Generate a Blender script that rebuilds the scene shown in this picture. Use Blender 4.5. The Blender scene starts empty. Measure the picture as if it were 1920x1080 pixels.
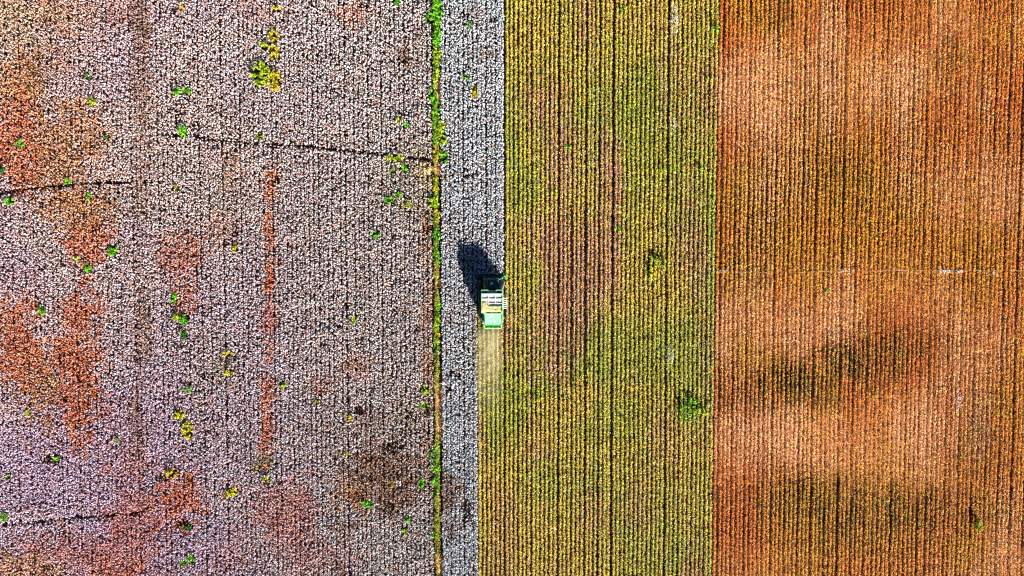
import bpy, bmesh, math, random
import numpy as np
from mathutils import Vector, Matrix

random.seed(7)
RNG = np.random.default_rng(11)
sc = bpy.context.scene
C = sc.collection

# ------------------------------------------------------------------ camera
PITCH = math.radians(2.45)          # drone camera looks almost straight down
DIST = 117.4
HALF = 0.74                          # tan of half the horizontal field of view
H = DIST * math.cos(PITCH)
CAMY = DIST * math.sin(PITCH)
cam_d = bpy.data.cameras.new('camera')
cam_d.sensor_width = 36.0
cam_d.lens = 18.0 / HALF
cam_d.clip_start = 1.0
cam_d.clip_end = 6000.0
cam = bpy.data.objects.new('camera', cam_d)
cam.location = (0, CAMY, H)
cam.rotation_euler = (-PITCH, 0, 0)
C.objects.link(cam)
sc.camera = cam

# ------------------------------------------------------------------ sky, sun, exposure
SUN_EL = math.radians(22.2)
SH = Vector((-0.455, 0.90, 0)).normalized()      # shadows fall this way on the ground
to_sun = Vector((-SH.x * math.cos(SUN_EL), -SH.y * math.cos(SUN_EL), math.sin(SUN_EL)))
w = bpy.data.worlds.new('World')
sc.world = w
w.use_nodes = True
nt = w.node_tree
for n in list(nt.nodes):
    nt.nodes.remove(n)
sky = nt.nodes.new('ShaderNodeTexSky')
sky.sky_type = 'NISHITA'
sky.sun_disc = False
sky.sun_elevation = SUN_EL
sky.air_density = 0.45
sky.dust_density = 0.1
sky.ozone_density = 5.0
sky.sun_rotation = math.atan2(to_sun.x, to_sun.y)
bg = nt.nodes.new('ShaderNodeBackground')
bg.inputs['Strength'].default_value = 0.05
wo = nt.nodes.new('ShaderNodeOutputWorld')
nt.links.new(sky.outputs[0], bg.inputs[0])
nt.links.new(bg.outputs[0], wo.inputs[0])
sun_d = bpy.data.lights.new('sun', 'SUN')
sun_d.energy = 5.0
sun_d.angle = math.radians(0.5)
sun_d.color = (1.0, 0.95, 0.88)
sun = bpy.data.objects.new('sun', sun_d)
sun.rotation_euler = to_sun.to_track_quat('Z', 'Y').to_euler()
sun.location = (30, -60, 60)
C.objects.link(sun)

vs = sc.view_settings
vs.view_transform = 'Standard'
vs.look = 'None'
vs.gamma = 1.0
vs.use_curve_mapping = False
vs.exposure = 1.75
sc.cycles.max_bounces = 5
sc.cycles.diffuse_bounces = 2
sc.cycles.glossy_bounces = 2
sc.cycles.volume_bounces = 1
sc.cycles.use_denoising = False
sc.cycles.pixel_filter_type = 'BLACKMAN_HARRIS'
sc.cycles.filter_width = 1.35

# ------------------------------------------------------------------ helpers
def g(px, py, z=0.0):
    """a place in the field, from where the survey photograph shows it"""
    u = (np.asarray(px, float) - 960) / 960 * HALF
    v = (540 - np.asarray(py, float)) / 960 * HALF
    dy = v * math.cos(PITCH) - math.sin(PITCH)
    dz = -v * math.sin(PITCH) - math.cos(PITCH)
    t = (z - H) / dz
    return u * t, CAMY + dy * t

def topx(x, y, z=0.0):
    ry = y - CAMY
    rz = z - H
    v = ry * math.cos(PITCH) - rz * math.sin(PITCH)
    d = -ry * math.sin(PITCH) - rz * math.cos(PITCH)
    return 960 + x / d * 960 / HALF, 540 - v / d * 960 / HALF

_lat = {}
def vnoise(x, y, scale, seed):
    if seed not in _lat:
        _lat[seed] = np.random.default_rng(seed).random((256, 256))
    L = _lat[seed]
    xs = np.asarray(x) / scale + 1000.3
    ys = np.asarray(y) / scale + 1000.7
    xi = np.floor(xs).astype(int); yi = np.floor(ys).astype(int)
    fx = xs - xi; fy = ys - yi
    fx = fx * fx * (3 - 2 * fx); fy = fy * fy * (3 - 2 * fy)
    a = L[xi % 256, yi % 256]; b = L[(xi + 1) % 256, yi % 256]
    c = L[xi % 256, (yi + 1) % 256]; d = L[(xi + 1) % 256, (yi + 1) % 256]
    return (a * (1 - fx) + b * fx) * (1 - fy) + (c * (1 - fx) + d * fx) * fy

def fbm(x, y, scale, seed):
    return (vnoise(x, y, scale, seed) * .55 + vnoise(x, y, scale / 2.1, seed + 1) * .3
            + vnoise(x, y, scale / 4.3, seed + 2) * .15)

def sstep(a, b, x):
    t = np.clip((x - a) / (b - a), 0, 1)
    return t * t * (3 - 2 * t)

def lin(r, gg, b):
    def f(c):
        c /= 255.0
        return c / 12.92 if c <= .04045 else ((c + .055) / 1.055) ** 2.4
    return np.array([f(r), f(gg), f(b)])

def tint_material(name, rough=.9, spec=.1, bump=0):
    m = bpy.data.materials.new(name)
    m.use_nodes = True
    n = m.node_tree.nodes
    b = n['Principled BSDF']
    b.inputs['Roughness'].default_value = rough
    b.inputs['Specular IOR Level'].default_value = spec
    at = n.new('ShaderNodeAttribute')
    at.attribute_name = 'tint'
    geo = n.new('ShaderNodeNewGeometry')
    nz = n.new('ShaderNodeTexNoise')
    nz.inputs['Scale'].default_value = 6.0
    nz.inputs['Detail'].default_value = 3.0
    mr = n.new('ShaderNodeMapRange')
    mr.inputs['To Min'].default_value = .7
    mr.inputs['To Max'].default_value = 1.25
    mx = n.new('ShaderNodeMix')
    mx.data_type = 'RGBA'
    mx.blend_type = 'MULTIPLY'
    mx.inputs['Factor'].default_value = 1.0
    l = m.node_tree.links
    l.new(geo.outputs['Position'], nz.inputs['Vector'])
    l.new(nz.outputs['Fac'], mr.inputs['Value'])
    l.new(at.outputs['Color'], mx.inputs['A'])
    l.new(mr.outputs['Result'], mx.inputs['B'])
    l.new(mx.outputs['Result'], b.inputs['Base Color'])
    if bump:
        bp = n.new('ShaderNodeBump')
        bp.inputs['Strength'].default_value = bump
        bp.inputs['Distance'].default_value = .1
        l.new(nz.outputs['Fac'], bp.inputs['Height'])
        l.new(bp.outputs['Normal'], b.inputs['Normal'])
    return m

def plain_material(name, col, rough=.5, metal=0.0, spec=.4, vary=.15, scale=3.0, alpha=1.0, dust=None):
    m = bpy.data.materials.new(name)
    m.use_nodes = True
    n = m.node_tree.nodes
    l = m.node_tree.links
    b = n['Principled BSDF']
    b.inputs['Roughness'].default_value = rough
    b.inputs['Metallic'].default_value = metal
    b.inputs['Specular IOR Level'].default_value = spec
    b.inputs['Alpha'].default_value = alpha
    tc = n.new('ShaderNodeTexCoord')
    nz = n.new('ShaderNodeTexNoise')
    nz.inputs['Scale'].default_value = scale
    nz.inputs['Detail'].default_value = 5.0
    mr = n.new('ShaderNodeMapRange')
    mr.inputs['From Min'].default_value = .3
    mr.inputs['From Max'].default_value = .7
    mx = n.new('ShaderNodeMix')
    mx.data_type = 'RGBA'
    c = np.array(col)
    mx.inputs['A'].default_value = (*np.clip(c * (1 - vary), 0, 1), 1)
    e = np.array(dust) if dust is not None else np.clip(c * (1 + vary), 0, 1)
    mx.inputs['B'].default_value = (*e, 1)
    l.new(tc.outputs['Object'], nz.inputs['Vector'])
    l.new(nz.outputs['Fac'], mr.inputs['Value'])
    l.new(mr.outputs['Result'], mx.inputs['Factor'])
    l.new(mx.outputs['Result'], b.inputs['Base Color'])
    return m

def build_mesh(name, verts, cols, quads=None, tris=None, mats=(), quad_mat=0, tri_mat=0):
    me = bpy.data.meshes.new(name)
    nq = 0 if quads is None else len(quads)
    ntr = 0 if tris is None else len(tris)
    me.vertices.add(len(verts))
    me.vertices.foreach_set('co', np.ascontiguousarray(verts, np.float32).ravel())
    loops = []
    if nq: loops.append(np.asarray(quads).ravel())
    if ntr: loops.append(np.asarray(tris).ravel())
    loops = np.concatenate(loops).astype(np.int32)
    me.loops.add(len(loops))
    me.loops.foreach_set('vertex_index', loops)
    me.polygons.add(nq + ntr)
    st = np.concatenate([np.arange(nq) * 4, nq * 4 + np.arange(ntr) * 3]).astype(np.int32)
    me.polygons.foreach_set('loop_start', st)
    mi = np.concatenate([np.full(nq, quad_mat), np.full(ntr, tri_mat)]).astype(np.int32)
    for m in mats:
        me.materials.append(m)
    me.polygons.foreach_set('material_index', mi)
    a = me.attributes.new('tint', 'FLOAT_COLOR', 'POINT')
    c4 = np.ones((len(verts), 4), np.float32)
    c4[:, :3] = cols
    a.data.foreach_set('color', c4.ravel())
    me.update(calc_edges=True)
    return me

def link(name, me, parent=None, loc=None):
    o = bpy.data.objects.new(name, me)
    C.objects.link(o)
    if parent is not None:
        o.parent = parent
    if loc is not None:
        o.location = loc
    return o

def tag(o, label=None, cat=None, group=None, kind=None):
    if label: o['label'] = label
    if cat: o['category'] = cat
    if group: o['group'] = group
    if kind: o['kind'] = kind
    return o

def leaf_quads(p, size, tilt, cols, rng, elong=1.5, spin=None):
    """kite shaped leaves at points p, each facing up with a random tilt"""
    n = len(p)
    az = rng.uniform(0, 2 * np.pi, n) if spin is None else spin
    t1 = rng.normal(0, tilt, n); t2 = rng.normal(0, tilt, n)
    a = np.stack([np.cos(az) * np.cos(t1), np.sin(az) * np.cos(t1), np.sin(t1)], 1)
    b = np.stack([-np.sin(az) * np.cos(t2), np.cos(az) * np.cos(t2), np.sin(t2)], 1)
    L = (size * elong)[:, None]; W = size[:, None]
    v = np.stack([p - a * L * .5, p + b * W * .5 + a * L * .05, p + a * L * .5, p - b * W * .5 + a * L * .05], 1)
    q = np.arange(n * 4).reshape(n, 4)
    c = np.repeat(cols, 4, axis=0)
    return v.reshape(-1, 3), q, c

OCT_V = np.array([[1, 0, -.35], [-.5, .866, -.35], [-.5, -.866, -.35], [0, 0, 1]], float)
OCT_F = np.array([[0, 1, 3], [1, 2, 3], [2, 0, 3], [2, 1, 0]])
def tufts(p, r, cols, rng):
    n = len(p)
    az = rng.uniform(0, 2 * np.pi, n)
    v = OCT_V[None] * (r[:, None] * rng.uniform(.75, 1.4, (n, 4)))[:, :, None]
    v = v + rng.normal(0, .22, (n, 4, 3)) * r[:, None, None]
    v[:, :, 2] *= .8
    ca, sa = np.cos(az)[:, None], np.sin(az)[:, None]
    x = v[:, :, 0] * ca - v[:, :, 1] * sa
    y = v[:, :, 0] * sa + v[:, :, 1] * ca
    v = np.stack([x, y, v[:, :, 2]], 2) + p[:, None, :]
    f = (OCT_F[None] + (np.arange(n) * 4)[:, None, None]).reshape(-1, 3)
    return v.reshape(-1, 3), f, np.repeat(cols, 4, axis=0)

M_BOLL = tint_material('cotton_lint', .95, .05)
M_LEAF = tint_material('crop_leaf', .7, .2)
M_SOIL = tint_material('field_soil', .95, .05, bump=.5)

# ------------------------------------------------------------------ layout of the field
ROW = 0.76
XC = float(g(920.5, 560)[0])
Y0, Y1 = -52.8, 51.2
row_x = lambda i: XC + (i + .5) * ROW
def px_at_mid(x):
    return topx(x, 0.0)[0]
X_DITCH = float(g(824, 540)[0])
X_BOUND = float(g(1342.5, 540)[0])
Y_HEAD = float(g(920, 513)[1])

# patches of colour in the standing cotton: px, py, rx, ry, strength, palette
PATCH = [
 (30, 270, 46, 80, 1.0, 'rust'), (110, 270, 80, 80, .8, 'amber'), (135, 385, 62, 56, .85, 'amber'),
 (158, 445, 44, 46, .85, 'rust'), (28, 650, 54, 84, 1.0, 'rust'), (150, 590, 46, 50, .95, 'rust'),
 (140, 660, 62, 66, 1.0, 'rust'), (150, 760, 46, 58, 1.05, 'rust'), (75, 720, 60, 80, .8, 'amber'),
 (35, 160, 50, 55, .8, 'amber'), (110, 30, 60, 45, .45, 'amber'), (20, 70, 50, 60, .45, 'cream'),
 (80, 115, 60, 50, .35, 'amber'), (230, 20, 50, 35, .4, 'pink'),
 (507, 350, 13, 45, .9, 'rust'), (504, 430, 13, 50, .9, 'rust'), (506, 515, 15, 50, .95, 'rust'),
 (506, 590, 14, 40, .8, 'pink'), (503, 660, 9, 40, .55, 'rust'), (502, 735, 12, 35, .8, 'rust'),
 (498, 810, 14, 50, .9, 'rust'), (494, 862, 18, 20, .7, 'olive'),
 (335, 475, 44, 42, .6, 'rust'), (350, 560, 25, 25, .5, 'rust'), (345, 935, 46, 50, .95, 'rust'),
 (320, 890, 18, 16, .6, 'amber'), (245, 990, 60, 80, .75, 'pink'), (240, 870, 40, 50, .5, 'pink'),
 (150, 1040, 110, 40, .6, 'pink'), (60, 1066, 80, 22, .9, 'peach'), (230, 1060, 60, 40, .7, 'rust'),
 (540, 960, 60, 60, .65, 'pink'), (600, 1040, 60, 40, .4, 'pink'), (430, 1040, 60, 40, .35, 'pink'),
 (710, 880, 66, 50, .8, 'brown'), (670, 920, 54, 42, .7, 'amber'), (735, 930, 50, 36, .8, 'brown'),
 (640, 985, 30, 20, .45, 'brown'), (760, 105, 16, 18, .7, 'brown'), (690, 790, 40, 30, .35, 'brown'),
 (430, 320, 20, 40, .35, 'amber'), (410, 430, 20, 40, .4, 'amber'), (425, 690, 22, 30, .35, 'olive'),
 (266, 170, 18, 150, .5, 'brown'), (266, 620, 17, 80, .5, 'brown'), (650, 400, 200, 200, .08, 'brown'),
 (264, 60, 14, 70, .6, 'brown'), (262, 400, 10, 120, .35, 'brown'), (255, 780, 14, 80, .6, 'brown'), (680, 560, 12, 90, .25, 'brown'), (670, 690, 30, 20, .4, 'rust'),
 (600, 720, 25, 20, .35, 'rust'), (500, 20, 60, 30, .3, 'pink'), (660, 25, 35, 20, .5, 'rust'),
 (570, 810, 200, 60, .12, 'brown'), (835, 935, 20, 40, .7, 'brown'), (850, 915, 22, 18, .6, 'brown'),
 (845, 985, 18, 24, .5, 'brown'), (905, 100, 30, 12, .35, 'brown'), (890, 30, 22, 14, .3, 'brown'),
 (780, 200, 14, 200, .2, 'brown'), (800, 640, 14, 260, .45, 'amber'), (806, 330, 26, 24, .7, 'straw'),
 (760, 330, 55, 60, .35, 'olive'), (805, 400, 20, 60, .4, 'olive'), (765, 780, 25, 40, .3, 'olive'),
 (895, 650, 12, 60, .35, 'straw'), (870, 540, 30, 60, .12, 'brown'),
]
PAL = {k: np.array([lin(*c) for c in v]) for k, v in dict(
 rust=[(234, 124, 62), (226, 100, 50), (238, 148, 80), (190, 84, 40), (238, 162, 120)],
 amber=[(214, 140, 62), (196, 112, 50), (226, 166, 90), (160, 98, 46), (222, 160, 120)],
 cream=[(230, 204, 160), (210, 172, 120), (190, 150, 104), (236, 218, 186), (170, 128, 84)],
 pink=[(222, 138, 108), (212, 112, 96), (230, 162, 130), (176, 96, 76), (214, 140, 146)],
 peach=[(236, 182, 130), (228, 162, 120), (240, 196, 150), (200, 134, 100), (230, 154, 114)],
 brown=[(158, 98, 56), (126, 76, 46), (182, 118, 62), (96, 64, 42), (160, 120, 72)],
 olive=[(170, 150, 50), (130, 130, 46), (196, 172, 60), (100, 110, 40), (150, 110, 50)],
 straw=[(232, 200, 120), (222, 184, 100), (240, 214, 150), (190, 150, 84), (214, 170, 90)],
).items()}
PAL_BASE = np.array([lin(*c) for c in [(176, 136, 120), (140, 116, 104), (196, 160, 146), (132, 138, 116), (180, 116, 108)]])

GAPS = [[(306, 252), (400, 262), (470, 268), (560, 273), (742, 292), (812, 300)],
        [(-60, 372), (0, 362), (90, 350), (178, 343), (300, 341)],
        [(-60, 996), (0, 985), (140, 971), (262, 962)]]
DARK = [(95, 860, 22, 8), (800, 425, 9, 14), (797, 400, 8, 8), (800, 500, 6, 20), (798, 695, 6, 12),
        (672, 770, 16, 10), (735, 835, 24, 10), (700, 860, 16, 8), (345, 985, 30, 8), (300, 900, 12, 10),
        (360, 480, 18, 8), (180, 425, 10, 12), (675, 935, 16, 8), (440, 430, 8, 14), (800, 770, 8, 14),
        (875, 960, 12, 24), (850, 700, 12, 8), (885, 372, 16, 5), (730, 955, 8, 14), (520, 335, 5, 14)]

def seg_dist(px, py, pts):
    d = np.full(px.shape, 1e9)
    for (ax, ay), (bx, by) in zip(pts[:-1], pts[1:]):
        vx, vy = bx - ax, by - ay
        t = np.clip(((px - ax) * vx + (py - ay) * vy) / (vx * vx + vy * vy), 0, 1)
        d = np.minimum(d, np.hypot(px - ax - t * vx, py - ay - t * vy))
    return d

# ------------------------------------------------------------------ weeds: px, py, rx, ry (survey pixels), palette, height, label
WEED = [
 # along the ditch, from the upper edge of the field downwards
 (821, 18, 9, 22, 'green', 1.5, 'tall bright green weeds at the uppermost end of the ditch strip'),
 (804, 36, 8, 8, 'green', 1.2, 'small green weed tuft left of the uppermost ditch weeds'),
 (820, 62, 9, 22, 'green', 1.5, 'thick bright green weeds on the ditch, second clump from its upper end'),
 (821, 108, 7, 18, 'lime', 1.3, 'yellow green weeds on the ditch above the reddish bare dirt stretch'),
 (818, 140, 6, 13, 'lime', 1.2, 'narrow yellow green weeds on the ditch just above the bare dirt'),
 (812, 178, 7, 15, 'green', 1.3, 'green weeds on the left bank beside the bare dirt of the ditch'),
 (819, 206, 8, 15, 'green', 1.3, 'green weeds on the ditch just below the reddish bare dirt'),
 (827, 240, 10, 12, 'lime', 1.3, 'yellow green weeds spreading right of the ditch above the tan straw'),
 (829, 262, 10, 9, 'lime', 1.2, 'lime weeds right of the ditch closest above the tan straw'),
 (818, 284, 7, 10, 'yellow', 1.2, 'yellow weeds on the ditch beside the upper edge of the tan straw'),
 (833, 294, 8, 12, 'green', 1.0, 'dull green weeds on the right ditch bank opposite the tan straw'),
 (818, 345, 7, 14, 'yellow', 1.2, 'golden yellow weeds on the ditch below the tan straw'),
 (813, 378, 9, 12, 'lime', 1.3, 'bright lime weeds at the left ditch bank level with the field clumps'),
 (819, 404, 6, 12, 'yellow', 1.1, 'small yellow weeds on the ditch above the machine shadow'),
 (820, 438, 6, 11, 'green', 1.2, 'bright green weeds on the ditch left of the tip of the machine shadow'),
 (821, 485, 5, 14, 'green', 1.1, 'dark green weeds on the ditch left of the machine shadow'),
 (820, 570, 5, 17, 'green', 1.2, 'green weeds on the ditch level with the basket of the green picker'),
 (820, 603, 6, 14, 'lime', 1.2, 'yellow green weeds on the ditch level with the tail of the picker'),
 (820, 634, 5, 12, 'yellow', 1.1, 'yellow weeds on the ditch level with the dust behind the picker'),
 (820, 664, 4, 14, 'dark', 1.1, 'dark green weeds on the ditch above the lower bare dirt stretch'),
 (819, 694, 5, 12, 'lime', 1.0, 'lime weeds ending at the lower bare dirt stretch of the ditch'),
 (797, 730, 10, 9, 'lime', 1.1, 'lime weeds left of the lower bare dirt stretch'),
 (796, 760, 9, 5, 'green', 1.0, 'small flat green weeds left of the bare dirt, lowest beside it'),
 (812, 852, 12, 10, 'dull', 1.1, 'greyish green weeds below the lower bare dirt stretch'),
 (818, 876, 9, 8, 'green', 1.2, 'bright green round weeds on the lower ditch, upper of two'),
 (815, 903, 7, 7, 'green', 1.2, 'bright green round weeds on the lower ditch, lower of two'),
 (792, 906, 7, 8, 'green', 1.2, 'bright green weed left of the lower ditch with a dark gap around it'),
 (817, 930, 7, 9, 'dull', 1.1, 'dull green weeds on the ditch amid brown dead plants'),
 (820, 972, 9, 14, 'olive', 1.2, 'olive green weeds on the ditch near its lower end'),
 (813, 1003, 5, 8, 'green', 1.1, 'small green weed lowest on the ditch strip'),
 # standing cotton left of the ditch
 (745, 4, 7, 5, 'green', 1.2, 'small green weed at the upper edge left of the ditch'),
 (748, 226, 7, 5, 'lime', 1.2, 'small lime weed left of the ditch above the straw, left one of a pair'),
 (761, 234, 5, 4, 'green', 1.2, 'tiny green weed left of the ditch above the straw, right one of a pair'),
 (733, 297, 10, 6, 'lime', 1.2, 'lime weeds at the right end of the long crosswise furrow'),
 (748, 297, 7, 7, 'lime', 1.2, 'lime weed between the crosswise furrow end and the tan straw'),
 (760, 314, 8, 6, 'green', 1.2, 'bright green weed left of the tan straw'),
 (735, 322, 6, 5, 'dull', 1.1, 'pale green weed below the end of the crosswise furrow'),
 (748, 364, 7, 5, 'green', 1.2, 'green weed in the cotton left of the ditch, middle of three'),
 (729, 374, 7, 8, 'green', 1.3, 'green weed in the cotton left of the ditch, leftmost of three'),
 (765, 384, 7, 5, 'lime', 1.2, 'lime weed in the cotton left of the ditch, lowest of three'),
 (705, 441, 8, 7, 'green', 1.3, 'lone dark green weed in the cotton left of the machine shadow'),
 (662, 600, 5, 8, 'lime', 1.2, 'lone lime weed in the middle of the white cotton'),
 (530, 721, 9, 6, 'lime', 1.2, 'olive green weed just right of the long red streak'),
 (593, 751, 5, 5, 'olive', 1.2, 'small olive weed in the white cotton right of the red streak'),
 (656, 782, 6, 6, 'yellow', 1.2, 'small yellow green weed beside a dark gap in the cotton'),
 (651, 852, 5, 5, 'yellow', 1.2, 'small yellow weed above the brown patch'),
 (690, 945, 10, 7, 'green', 1.4, 'bright green bush below the brown patch'),
 (764, 972, 5, 5, 'green', 1.2, 'small green weed right of the brown patch'),
 (760, 995, 6, 6, 'lime', 1.2, 'small lime weed below and right of the brown patch'),
 (737, 905, 4, 6, 'yellow', 1.2, 'tiny yellow weed inside the brown patch'),
 # far left part
 (341, 15, 7, 8, 'straw', 1.2, 'pale yellow dried weed near the upper edge of the left field'),
 (519, 16, 9, 6, 'yellow', 1.2, 'yellow weed near the upper edge above the big yellow weeds'),
 (515, 70, 9, 12, 'yellow', 1.4, 'yellow weeds at the upper end of the big yellow weed group'),
 (514, 98, 10, 14, 'yellow', 1.4, 'golden yellow weeds in the middle of the big yellow weed group'),
 (496, 86, 7, 8, 'lime', 1.3, 'lime weed on the left side of the big yellow weed group'),
 (490, 140, 17, 22, 'lime', 1.5, 'largest yellow green weeds of the big yellow group, lower left'),
 (516, 152, 11, 20, 'yellow', 1.4, 'dark yellow weeds of the big yellow group, lower right'),
 (332, 172, 8, 7, 'green', 1.4, 'round green bush, left one of a pair in the upper left field'),
 (351, 171, 8, 6, 'green', 1.3, 'round green bush, right one of a pair in the upper left field'),
 (345, 247, 10, 10, 'green', 1.4, 'bright green bush at the left end of the long crosswise furrow'),
 (487, 256, 7, 6, 'lime', 1.2, 'small lime weed on the long crosswise furrow'),
 (175, 190, 7, 9, 'lime', 1.3, 'small lime weed in the upper left field right of the orange patch'),
 (165, 146, 5, 6, 'dark', 1.2, 'tiny dark green weed in the upper left field'),
 (204, 256, 5, 5, 'dark', 1.2, 'tiny dark green weed right of the upper orange patch'),
 (40, 270, 7, 7, 'green', 1.3, 'small green bush inside the upper red orange patch'),
 (4, 320, 7, 8, 'dark', 1.4, 'dark green bush at the left border above the short furrow'),
 (127, 341, 6, 5, 'green', 1.3, 'small green bush on the short furrow at the left border'),
 (18, 377, 9, 8, 'green', 1.4, 'bright green bush at the left border below the short furrow'),
 (169, 367, 5, 8, 'green', 1.3, 'narrow green bush right of the amber patch below the short furrow'),
 (333, 354, 5, 6, 'olive', 1.2, 'small olive weed in the left field below the long furrow'),
 (214, 469, 8, 10, 'green', 1.4, 'upright green bush in the pale cotton of the left field'),
 (167, 503, 6, 10, 'green', 1.4, 'narrow green bush below the middle amber patch'),
 (144, 486, 5, 5, 'lime', 1.2, 'tiny lime weed left of the narrow green bush'),
 (82, 582, 8, 8, 'green', 1.4, 'dark green bush above the large red orange patch'),
 (326, 560, 6, 9, 'green', 1.3, 'green bush above the biggest bush of the left field'),
 (332, 594, 8, 8, 'lime', 1.4, 'olive left half of the biggest bush pair in the left field'),
 (347, 598, 9, 10, 'green', 1.6, 'bright green right half of the biggest bush pair in the left field'),
 (345, 627, 7, 9, 'dark', 1.3, 'dark green bush below the biggest bush pair'),
 (353, 730, 10, 6, 'dull', 1.3, 'flat green bush above the bright yellow weeds'),
 (338, 778, 11, 9, 'bright', 1.3, 'bright yellow weeds, upper of two in the lower left field'),
 (353, 806, 9, 17, 'bright', 1.3, 'bright yellow weeds, lower of two in the lower left field'),
 (428, 664, 8, 5, 'yellow', 1.2, 'yellow weeds in the left field, upper of two'),
 (431, 697, 9, 6, 'bright', 1.2, 'yellow weeds in the left field, lower of two'),
 (440, 462, 4, 12, 'yellow', 1.2, 'narrow yellow weeds left of the red streak'),
 (434, 922, 13, 9, 'bright', 1.2, 'yellow weeds at the lower edge of the left field right of the rust patch'),
 (325, 886, 10, 8, 'yellow', 1.3, 'amber yellow weeds above the rust patch in the lower left field'),
 (502, 898, 6, 6, 'lime', 1.2, 'lime weed under the lower end of the red streak'),
 (108, 857, 5, 6, 'green', 1.3, 'small green bush in the lower left field'),
 (14, 893, 6, 6, 'dull', 1.2, 'dull green bush at the left border above the lower furrow'),
 (9, 969, 7, 7, 'green', 1.4, 'bright green bush at the left border on the lower furrow'),
 (55, 773, 5, 5, 'lime', 1.2, 'tiny lime weed below the large red orange patch'),
 (219, 824, 6, 5, 'dull', 1.2, 'small dull green bush in the pink cotton of the lower left field'),
 (352, 988, 9, 5, 'dark', 1.2, 'dark green weeds under the rust patch in the lower left field'),
 (360, 1047, 7, 8, 'green', 1.3, 'green bush near the lower edge, right one of a pair'),
 (342, 1055, 5, 5, 'green', 1.2, 'green bush near the lower edge, left one of a pair'),
 # strip between ditch and picked field
 (879, 46, 6, 5, 'green', 1.2, 'small green weed in the white strip right of the ditch'),
 (890, 172, 7, 13, 'yellow', 1.1, 'olive yellow weeds in the white strip right of the ditch'),
 (874, 145, 6, 7, 'dull', 1.1, 'pale green weeds in the white strip above the olive yellow ones'),
 # picked fields
 (1224, 488, 8, 8, 'lime', 1.1, 'bright lime weeds in the olive stubble, upper left of the group'),
 (1232, 490, 7, 10, 'lime', 1.1, 'bright lime weeds in the olive stubble, upper middle of the group'),
 (1222, 512, 8, 14, 'bright', 1.0, 'yellow green weeds in the olive stubble, lower part of the group'),
 (1247, 496, 5, 14, 'lime', 1.0, 'lime weeds in the olive stubble, right end of the group'),
 (1283, 768, 7, 18, 'green', 1.1, 'bright green weeds in the lower olive stubble, left end of the group'),
 (1296, 762, 6, 20, 'green', 1.2, 'bright green weeds in the lower olive stubble, middle of the group'),
 (1309, 768, 6, 18, 'lime', 1.1, 'lime weeds in the lower olive stubble, right of the group'),
 (1320, 776, 5, 10, 'lime', 1.0, 'small lime weeds at the right end of the lower green group'),
 (1168, 20, 5, 5, 'green', 1.1, 'small green weed at the upper edge of the olive stubble'),
 (1344, 56, 5, 7, 'green', 1.1, 'small green weed on the border of olive and orange stubble'),
 (1332, 150, 6, 4, 'lime', 1.0, 'small lime weed near the orange stubble border'),
 (1040, 358, 4, 10, 'lime', 1.0, 'narrow lime weed in the olive stubble left of the wheel track'),
 (1067, 273, 5, 5, 'green', 1.0, 'small green weed at the head of the wheel track'),
 (1045, 92, 4, 5, 'lime', 1.0, 'tiny lime weed in the upper olive stubble'),
 (1241, 321, 4, 6, 'lime', 1.0, 'small lime weed in the middle of the olive stubble'),
 (1159, 430, 6, 6, 'green', 1.0, 'green weed in the olive stubble left of the lime group'),
 (1011, 742, 7, 12, 'lime', 1.0, 'lime weeds in the olive stubble below and right of the dust'),
 (1315, 322, 4, 9, 'lime', 1.0, 'narrow lime weed near the border, level with the ditch straw'),
 (1832, 983, 8, 14, 'lime', 1.1, 'lone lime weed in the lower orange stubble'),
 (1637, 740, 4, 6, 'green', 1.0, 'tiny green weed in the dark orange stubble'),
 (1547, 545, 5, 4, 'green', 1.0, 'tiny green weed in the middle of the orange stubble'),
]
WPAL = {k: np.array([lin(*c) for c in v]) for k, v in dict(
 green=[(96, 196, 24), (60, 160, 20), (130, 214, 40), (40, 116, 18), (160, 200, 40)],
 lime=[(170, 204, 30), (140, 186, 24), (196, 210, 50), (96, 140, 20), (206, 190, 60)],
 yellow=[(214, 184, 36), (190, 160, 24), (226, 200, 70), (140, 124, 20), (170, 170, 40)],
 bright=[(236, 222, 24), (214, 200, 10), (240, 226, 80), (180, 180, 20), (150, 150, 20)],
 dark=[(40, 116, 30), (30, 86, 24), (60, 140, 40), (90, 130, 40), (24, 60, 20)],
 dull=[(110, 160, 80), (80, 130, 60), (140, 176, 100), (60, 96, 44), (150, 150, 80)],
 olive=[(130, 150, 36), (110, 120, 30), (160, 160, 50), (80, 90, 24), (170, 130, 50)],
 straw=[(236, 206, 120), (226, 190, 96), (240, 220, 150), (200, 160, 80), (216, 180, 90)],
).items()}

def weed_mask(px, py, grow=1.0):
    m = np.zeros(px.shape, bool)
    x0, x1 = px.min() - 20, px.max() + 20
    for wx, wy, rx, ry, *_ in WEED:
        if x0 - 20 < wx < x1 + 20:
            m |= ((px - wx) / (rx * grow)) ** 2 + ((py - wy) / (ry * grow)) ** 2 < 1
    return m

def cotton_fields(x, y):
    """strength of the strongest colour patch, its palette, and how thin the stand is"""
    px, py = topx(x, y, .8)
    wob = (fbm(x, y * .6, 5.0, 31) - .5) * 1.7 + (vnoise(x, y, .7, 37) - .5) * 1.5
    best = np.zeros(x.shape); which = np.full(x.shape, -1)
    for k, (cx, cy, rx, ry, s, pal) in enumerate(PATCH):
        d = np.hypot((px - cx) / rx, (py - cy) / ry)
        v = s * (1 - sstep(.45, 1.5, d + wob * .8))
        m = v > best
        best[m] = v[m]; which[m] = k
    return px, py, best, which

PALK = [p[5] for p in PATCH]
def patch_colours(which, rng):
    out = np.zeros((len(which), 3))
    for k in set(which.tolist()):
        m = which == k
        P = PAL[PALK[k]] if k >= 0 else PAL_BASE
        out[m] = P[rng.integers(0, 5, m.sum())]
    return out

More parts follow.
